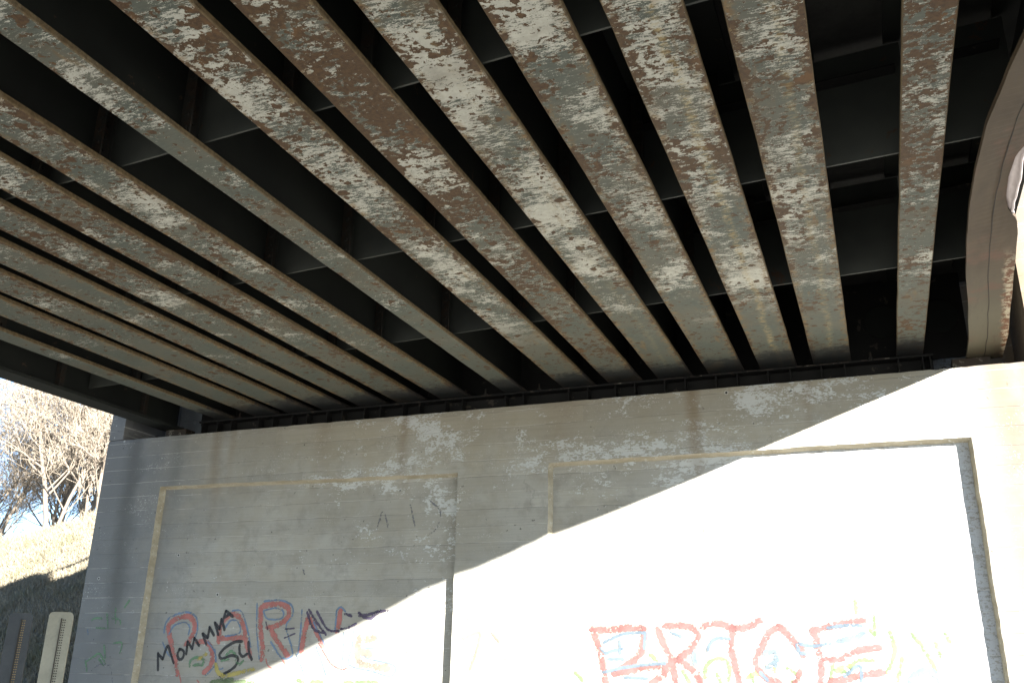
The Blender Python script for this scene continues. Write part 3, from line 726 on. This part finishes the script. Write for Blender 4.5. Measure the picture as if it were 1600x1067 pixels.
# ------------------------------------------------------------------ deck, curbs, rails
dk = empty('bridge_deck', (-3.6, 2, HT), label='dark concrete bridge deck resting on the girders', cat='bridge deck')
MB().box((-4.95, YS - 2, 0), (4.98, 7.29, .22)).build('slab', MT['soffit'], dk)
for s in (-1, 1):
    c = 4.98 if s > 0 else -4.95
    MB().box((min(c, c - s*.3), YS - 2, .222), (max(c, c - s*.3), 12.0, .43)).build('curb', MT['deck'], dk, bevel=.012)
sp = MB()  # small white discs scattered on the slab's underside
for k in range(16):
    x = .06 + .26*random.random() + 3.6; y = 3.95 + .55*random.random(); q = .005 + .007*random.random()
    sp.disc((x, y, -.001), q, -.002, 'z', 7)
sp.build('white_specks', MT['speck'], dk)
for x, lab in ((1.30, 'pipe railing along the sunny right edge of the deck'), (-8.47, 'pipe railing along the left edge of the deck, shading the grassy bank')):
    r = empty('deck_railing', (x, 0, HT + .43), label=lab, cat='railing', group='railings on the deck')
    MB().tube([(0, YS, .50), (0, 14, .50)], [.06, .06], 12).build('rail', MT['galv'], r)
    pm = MB().tube([(0, 0, .002), (0, 0, .442)], [.05, .05], 8).mesh('rail_post')
    y = 9.30 - 2.4*6
    while y < 14: link('rail_post', pm, MT['galv'], r).location = (0, y, 0); y += 2.4

# ------------------------------------------------------------------ abutment
ab = empty('bridge_abutment', (-3.6, 8.5, 0), label='tall board-formed concrete abutment wall with two sunken panels and faded graffiti', cat='abutment')
AX0, AX1 = -8.87, 1.66
PANELS = ((-7.94, -4.0), (-3.0, .85)); PT, PB, PD, PW = 1.88 + E, .35, .082, .026
def lin(a, b, s): n = max(1, round((b-a)/s)); return [a + (b-a)*i/n for i in range(n)]
xs = []
br = [AX0]
for a, b in PANELS: br += [a, a+PW, b-PW, b]
br.append(AX1)
for a, b in zip(br, br[1:]): xs += lin(a, b, .055)
xs.append(AX1)
zb = [-.1, PB, PB+PW, PT-PW, PT, SEAT]; zs = []
for a, b in zip(zb, zb[1:]): zs += lin(a, b, .055)
zs.append(SEAT)
def near_edge(v, L): return min(abs(v - e) for e in L)
XE = [e for p in PANELS for e in (p[0], p[0]+PW, p[1]-PW, p[1])]; ZE = [PB, PB+PW, PT-PW, PT]
m = MB()
def depth(x, z):
    d = 0
    for a, b in PANELS: d = max(d, min((x-a)/PW, (b-x)/PW, (PT-z)/PW, (z-PB)/PW, 1.0))
    return PD*max(d, 0)
for z in zs:
    for x in xs:
        xx, zz = x, z
        if near_edge(x, XE) < 1e-6: xx += .006*noise.noise((x*3, 0, z*4)) + .006*noise.noise((x, 3, z*17))
        if near_edge(z, ZE) < 1e-6: zz += .006*noise.noise((x*4, 5, z)) + .006*noise.noise((x*17, 8, z))
        f = max(0, 1 - abs(z - PT)/.5)
        if x < -3.5: zz += f*(.018 - .055*(x+7.94)/3.94)
        else: zz += f*.006
        yy = 8.5 + depth(x, z) + .0012*noise.noise((x*1.5, 0, z*1.5)) + .0005*noise.noise((x*6, 1, z*6))
        if z == SEAT:
            yy += .006 + .006*noise.noise((x*5, 2, 0)); zz -= .006 + .010*max(0, noise.noise((x*7, 4, 0))) + (.012*max(0, noise.noise((x*16, 9, 1))) if x > .5 else 0)
        m.v.append((xx + 3.6, yy - 8.5, zz))
nx = len(xs)
lipf = []
for j in range(len(zs)-1):
    for i in range(nx-1):
        a = j*nx+i; m.f.append((a, a+1, a+nx+1, a+nx))
        xm = (xs[i]+xs[i+1])/2; zm = (zs[j]+zs[j+1])/2; d = depth(xm, zm)
        lipf.append(1 if 0.004 < d < PD - .004 else 0)
# seat, back, ends
n = len(m.v); top = (len(zs)-1)*nx
for i in range(nx): m.v.append((xs[i] + 3.6, .95, SEAT))
for i in range(nx-1): m.f.append((top+i, top+i+1, n+i+1, n+i)); lipf.append(0)
lb = len(m.v)
m.v += [(AX0+3.6, .95, -.1), (AX1+3.6, .95, -.1)]
m.f.append(tuple([j*nx for j in range(len(zs))] + [n, lb])); lipf.append(0)
m.f.append(tuple([lb+1, n+nx-1] + [j*nx+nx-1 for j in reversed(range(len(zs)))])); lipf.append(0)
me = m.mesh('wall_body'); me.materials.append(MT['concrete']); me.materials.append(MT['lip'])
if len(me.polygons) == len(lipf): me.polygons.foreach_set('material_index', lipf)
link('wall_body', me, None, ab)
MB().box((AX0+3.603, .95, -.1), (AX1+3.597, 1.35, HT + .2)).build('back_wall', MT['concrete'], ab)
for a, b in ((AX0, -8.645), (1.42, AX1)):
    c = MB().box((a+3.6, .0, SEAT+.0005), (b+3.6, .948, HT + .95)); o = c.build('cheek_wall', MT['concrete'], ab)
    bm_ = bmesh.new(); bm_.from_mesh(o.data)
    bmesh.ops.subdivide_edges(bm_, edges=bm_.edges[:], cuts=14, use_grid_fill=True)
    for v in bm_.verts:
        if v.co.z > SEAT + .01: v.co += Vector((.007*noise.noise(v.co*7), .004*noise.noise(v.co*6 + Vector((3, 1, 2))), 0))
    bm_.to_mesh(o.data); bm_.free()
    MB().box((a+3.6, 1.352, -.1), (b+3.6, 6.0, HT + .2)).build('wing_wall', MT['concrete'], ab)

# spray paint on the wall
def smooth_line(p):
    out = []
    for i in range(len(p)-1):
        p0 = p[max(i-1, 0)]; p1 = p[i]; p2 = p[i+1]; p3 = p[min(i+2, len(p)-1)]
        L = math.hypot(p2[0]-p1[0], p2[1]-p1[1]); k = max(2, int(L/.02))
        for j in range(k):
            t = j/k
            q = []
            for c in (0, 1):
                a, b, d, e = p0[c], p1[c], p2[c], p3[c]
                q.append(.5*((2*b) + (d-a)*t + (2*a-5*b+4*d-e)*t*t + (3*b-a-3*d+e)*t**3))
            out.append(tuple(q))
    out.append(p[-1]); return out
groups = {}
for kind, colr, w, pl, pts in GRAFFITI: groups.setdefault((kind, colr), []).append((w, pl, pts))
KN = {'name_left': 'graffiti_letter', 'name_right': 'graffiti_letter', 'scrawl': 'graffiti_letter', 'patches': 'spray_mark', 'pier_scrawl': 'spray_mark', 'faint': 'spray_mark', 'pier_mark': 'spray_mark'}
lay = 0
def clusters(items):
    out = []
    for it in items:
        hit = [c for c in out if any(min(math.hypot(a[0]-b[0], a[1]-b[1]) for a in smooth_line(it[2]) for b in smooth_line(o[2])) < .5*(it[0]+o[0])*.8 for o in c)]
        new = [it]
        for c in hit: new = c + new; out.remove(c)
        out.append(new)
    return out
for (kind, colr), items in [(k, c) for k, v in groups.items() for c in clusters(v)]:
    m = MB(); ac = []
    for w, pl, pts in items:
        lay += 1
        p = smooth_line(pts); y0 = -.0024 - .00002*lay; n0 = len(m.v); K = len(p)
        # extend ends by half a width for a rounded cap
        d0 = Vector((p[0][0]-p[1][0], p[0][1]-p[1][1])).normalized(); d1 = Vector((p[-1][0]-p[-2][0], p[-1][1]-p[-2][1])).normalized()
        p = [(p[0][0]+d0.x*w*.4, p[0][1]+d0.y*w*.4)] + p + [(p[-1][0]+d1.x*w*.4, p[-1][1]+d1.y*w*.4)]
        for i, q in enumerate(p):
            a = p[max(i-1, 0)]; b = p[min(i+1, len(p)-1)]
            t = Vector((b[0]-a[0], b[1]-a[1])).normalized(); nn = Vector((-t.y, t.x))
            cap = .45 if i in (0, len(p)-1) else 1.0
            hw = w*.54*cap*(1 + .22*noise.noise((q[0]*6, q[1]*6, lay)))
            for s in (-1, 0, 1):
                m.v.append((q[0]+nn.x*hw*s + 3.6, (PD if pl > 8.55 else 0) + y0 - .000015*i/len(p), q[1]+nn.y*hw*s)); ac.append(s if cap == 1 else s*.5 + (1 if s >= 0 else -1)*.5)
        for i in range(len(p)-1):
            for s in (0, 1):
                a = n0+i*3+s; m.f.append((a, a+1, a+4, a+3))
    me = bpy.data.meshes.new(KN[kind]); me.from_pydata(m.v, [], m.f); me.update()
    at = me.attributes.new('across', 'FLOAT', 'POINT'); at.data.foreach_set('value', [float(v) for v in ac])
    link(KN[kind], me, SPRAY[colr], ab)

# ------------------------------------------------------------------ ground and bank
m = MB(); R = 900
m.v = [(-R, -R, 0), (R, -R, 0), (R, R, 0), (-R, R, 0)]; m.f = [(0, 1, 2, 3)]
tag(m.build('ground', MT['ground']), kind='structure')
m = MB(); m.v = [(-60, -3.2, .004), (60, -3.2, .004), (60, 5.6, .004), (-60, 5.6, .004)]; m.f = [(0, 1, 2, 3)]
tag(m.build('road', MT['road']), kind='structure')
def smin(a, b, k): h = max(k - abs(a-b), 0)/k; return min(a, b) - h*h*k*.25
def bank(x, y):
    s = 1.58 + .2*(x+15) + .75*(y-14.3)
    crest = 3.40 + .13*(max(x, -26)+20) + .04*min(y-18.5, 25)
    z = smin(s, crest, 1.2)
    if x > -9.2: z = min(3.62, max(z, (y-9)*1.4 - 1))
    return z + E + .10*noise.noise((x*.6, y*.6, 0)) + .05*noise.noise((x*2.1, y*2.1, 3))
m = MB(); gx = [-90 + 2*i for i in range(32)] + [-27 + .35*i for i in range(52)]; gy = [7.0 + .3*i for i in range(52)] + [22.6 + 1.5*i for i in range(30)]
gx = [x for x in gx if x < -8.95] + [-8.9]
for y in gy:
    for x in gx: m.v.append((x, y, max(bank(x, y), -.15)))
for j in range(len(gy)-1):
    for i in range(len(gx)-1):
        a = j*len(gx)+i; m.f.append((a, a+1, a+len(gx)+1, a+len(gx)))
tag(m.build('grassy_bank', MT['soil'], smooth=True), kind='structure')
m = MB().box((-8.6, 9.86, -.1), (1.4, 60, HT + .2)); tag(m.build('road_embankment', MT['soil']), kind='structure')
# dry grass over the bank
rg = random.Random(5); m = MB()
for k in range(80000):
    y = 9.2 + 11.5*rg.random(); u = -1.0 - .36*rg.random(); x = u*y
    if x > -8.95: continue
    z = bank(x, y)
    if z < .02: continue
    clump = .6 + .9*max(0, noise.noise((x*1.8, y*1.8, 9)) + .35)
    h = (.05 + .13*rg.random()**2)*clump; a = rg.random()*6.283; w = .0045 + .004*rg.random()
    lx = (rg.random()-.5)*h*2.4; ly = (rg.random()-.6)*h*2.0
    cx, cy = math.cos(a)*w, math.sin(a)*w; n = len(m.v)
    m.v += [(x-cx, y-cy, z-.02), (x+cx, y+cy, z-.02), (x+cx*.7+lx*.45, y+cy*.7+ly*.45, z+h*.62), (x-cx*.7+lx*.45, y-cy*.7+ly*.45, z+h*.62), (x+lx, y+ly, z+h)]
    m.f += [(n, n+1, n+2, n+3), (n+3, n+2, n+4)]
tag(m.build('dry_grass', MT['grass']), 'short dry straw-coloured grass covering the bank', 'grass', kind='stuff')

# ------------------------------------------------------------------ bare trees
def make_tree(seed, H):
    rg = random.Random(seed); tr = MB(); tw = MB()
    def grow(p, d, L, r, lev):
        n = 6 if lev < 2 else 4; pts = [p.copy()]; rad = [r]; q = p.copy(); dd = d.copy()
        for i in range(n):
            dd = (dd + Vector((rg.uniform(-1, 1), rg.uniform(-1, 1), rg.uniform(-.25, .75)))*(.13 if lev < 1 else .24)).normalized()
            q = q + dd*(L/n); pts.append(q.copy()); rad.append(max(r*(1 - .68*(i+1)/n), .0045))
        (tr if lev < 2 else tw).tube(pts, rad, 8 if lev == 0 else 5 if lev == 1 else 3, cap=False)
        if lev >= 4: return
        kids = (10, 8, 6, 4)[lev]
        for c in range(kids):
            t = rg.uniform(.25 if lev else .20, 1.0); i = min(int(t*n), n-1); f = t*n - i
            b = pts[i].lerp(pts[i+1], f); ax = (pts[i+1]-pts[i]).normalized()
            side = ax.orthogonal().normalized(); side.rotate(Matrix.Rotation(rg.uniform(0, 6.283), 3, ax))
            nd = (ax*rg.uniform(.5, 1.0) + side*rg.uniform(.6, 1.1) + Vector((0, 0, .22))).normalized()
            grow(b, nd, L*rg.uniform(.36, .58), max((rad[i]*(1-f)+rad[i+1]*f)*rg.uniform(.42, .6), .0055), lev+1)
    grow(Vector((0, 0, -.2)), Vector((rg.uniform(-.15, .15), rg.uniform(-.1, .1), 1)).normalized(), H*.72, H*.0095, 0)
    grow(Vector((.1, 0, -.2)), Vector((rg.uniform(-.5, .5), rg.uniform(-.3, .3), 1)).normalized(), H*.6, H*.007, 0)
    root = empty('bare_tree')
    tr.build('trunk', MT['bark'], root, smooth=True); tw.build('crown', MT['twig'], root, smooth=True)
    return root
TREES = [(-23.4, 20.6, 1.3, 'nearest bare tree on the bank crest, at the left edge of the photo'), (-22.6, 21.4, 1.25, 'bare twiggy tree at the middle of the bank crest'), (-21.9, 21.2, 1.2, 'bare twiggy tree on the crest close beside the abutment wall'),
         (-29.5, 23.5, 1.5, 'taller bare tree standing behind the leftmost crest tree'), (-27.2, 24.4, 1.5, 'taller bare tree behind the middle of the bank crest'), (-25.6, 24.2, 1.45, 'taller bare tree rising behind the crest beside the abutment'),
         (-37.5, 29.5, 1.5, 'far bare tree at the left, behind the taller trees'), (-33.0, 29.5, 1.45, 'far bare tree behind the middle of the bank'), (-30.8, 28.0, 1.4, 'far bare tree whose crown meets the underside of the bridge')]
prot = [make_tree(s, 7.0) for s in (3, 11, 29)]
for i, (x, y, s, lab) in enumerate(TREES):
    o = prot[i] if i < 3 else copy_tree(prot[i % 3])
    o.location = (x, y, bank(x, y) - .1); o.scale = (s, s, s); o.rotation_euler = (0, 0, i*2.1)
    tag(o, lab, 'tree', 'bare trees beyond the bank')

# ------------------------------------------------------------------ perforated steel posts beside the wall
def post(x, y, w, h, body, strip, label):
    r = empty('perforated_post', (x, y, 0), label=label, cat='post', group='perforated posts beside the wall')
    r.rotation_euler = (0, 0, math.radians(42))
    b = MB(); c = .03; t = .012
    prof = [(-w/2, -.1), (w/2, -.1), (w/2, h-c), (w/2-c*.4, h-c*.3), (w/2-c, h), (-w/2+c, h), (-w/2+c*.4, h-c*.3), (-w/2, h-c)]
    n = len(prof)
    for yy in (0, t): b.v += [(px, yy, pz) for px, pz in prof]
    b.f.append(tuple(range(n))); b.f.append(tuple(range(n, 2*n))[::-1])
    for i in range(n): b.f.append((i, i+n, (i+1) % n + n, (i+1) % n))
    b.box((-w/2+.001, t+.0005, -.1), (-w/2+.013, .07, h-.05)); b.box((w/2-.013, t+.0005, -.1), (w/2-.001, .07, h-.05))
    b.build('post_body', body, r)
    MB().box((w*.02, -.011, -.1), (w*.06, -.0005, h-.055)).build('slot', MT['dark'], r)
    hl = MB()
    k = 0
    while k*.022 < h - .12:
        z = h - .07 - k*.022
        for q in (.11, .19): hl.disc((w*q, -.0008, z), .0058, -.002, 'y', 8)
        k += 1
    hl.build('perforations', strip, r)
    return r
post(-7.05, 6.55, .205, 2.00, MT['post'], MT['dark'], 'beige perforated steel post standing beside the abutment corner')
post(-7.72, 6.70, .205, 2.00, MT['postd'], MT['rustdot'], 'dark grey perforated steel post at the left edge of the photo')

# ------------------------------------------------------------------ light, sky, camera
SUN = Vector((1.50, -1.0, .5715))
el = math.atan2(SUN.z, math.hypot(SUN.x, SUN.y)); az = math.atan2(SUN.x, SUN.y)
L = bpy.data.lights.new('sun', 'SUN'); L.energy = 5.0; L.angle = math.radians(.5); L.color = (1, .98, .945)
lo = bpy.data.objects.new('sun', L); col.objects.link(lo); lo.rotation_euler = SUN.to_track_quat('Z', 'Y').to_euler(); lo.location = (20, -10, 12)
w = bpy.data.worlds.new('World'); sc.world = w; w.use_nodes = True
nt = w.node_tree; sky = nt.nodes.new('ShaderNodeTexSky'); sky.sky_type = 'NISHITA'; sky.sun_disc = False
sky.sun_elevation = el; sky.sun_rotation = az; sky.altitude = 200; sky.air_density = .7; sky.dust_density = 0.0; sky.ozone_density = 2.0
bg = nt.nodes['Background']; nt.links.new(sky.outputs[0], bg.inputs[0]); bg.inputs[1].default_value = .05

cd = bpy.data.cameras.new('camera'); cam = bpy.data.objects.new('camera', cd); col.objects.link(cam); sc.camera = cam
rt = Vector((0.92999, 0.36714, 0.01809)); up = Vector((0.10636, -0.31588, 0.94282)); fw = Vector((-0.35186, 0.87489, 0.33282))
mw = Matrix((rt, up, -fw)).transposed().to_4x4(); mw.translation = (0, 0, E); cam.matrix_world = mw
cd.sensor_width = 36; cd.lens = 36*1412.378/1600; cd.clip_start = .05; cd.clip_end = 3000
sc.view_settings.view_transform = 'Standard'; sc.view_settings.look = 'None'; sc.view_settings.exposure = 3.0; sc.view_settings.gamma = 1
sc.cycles.max_bounces = 10; sc.cycles.diffuse_bounces = 6; sc.cycles.transparent_max_bounces = 16; sc.cycles.use_denoising = True
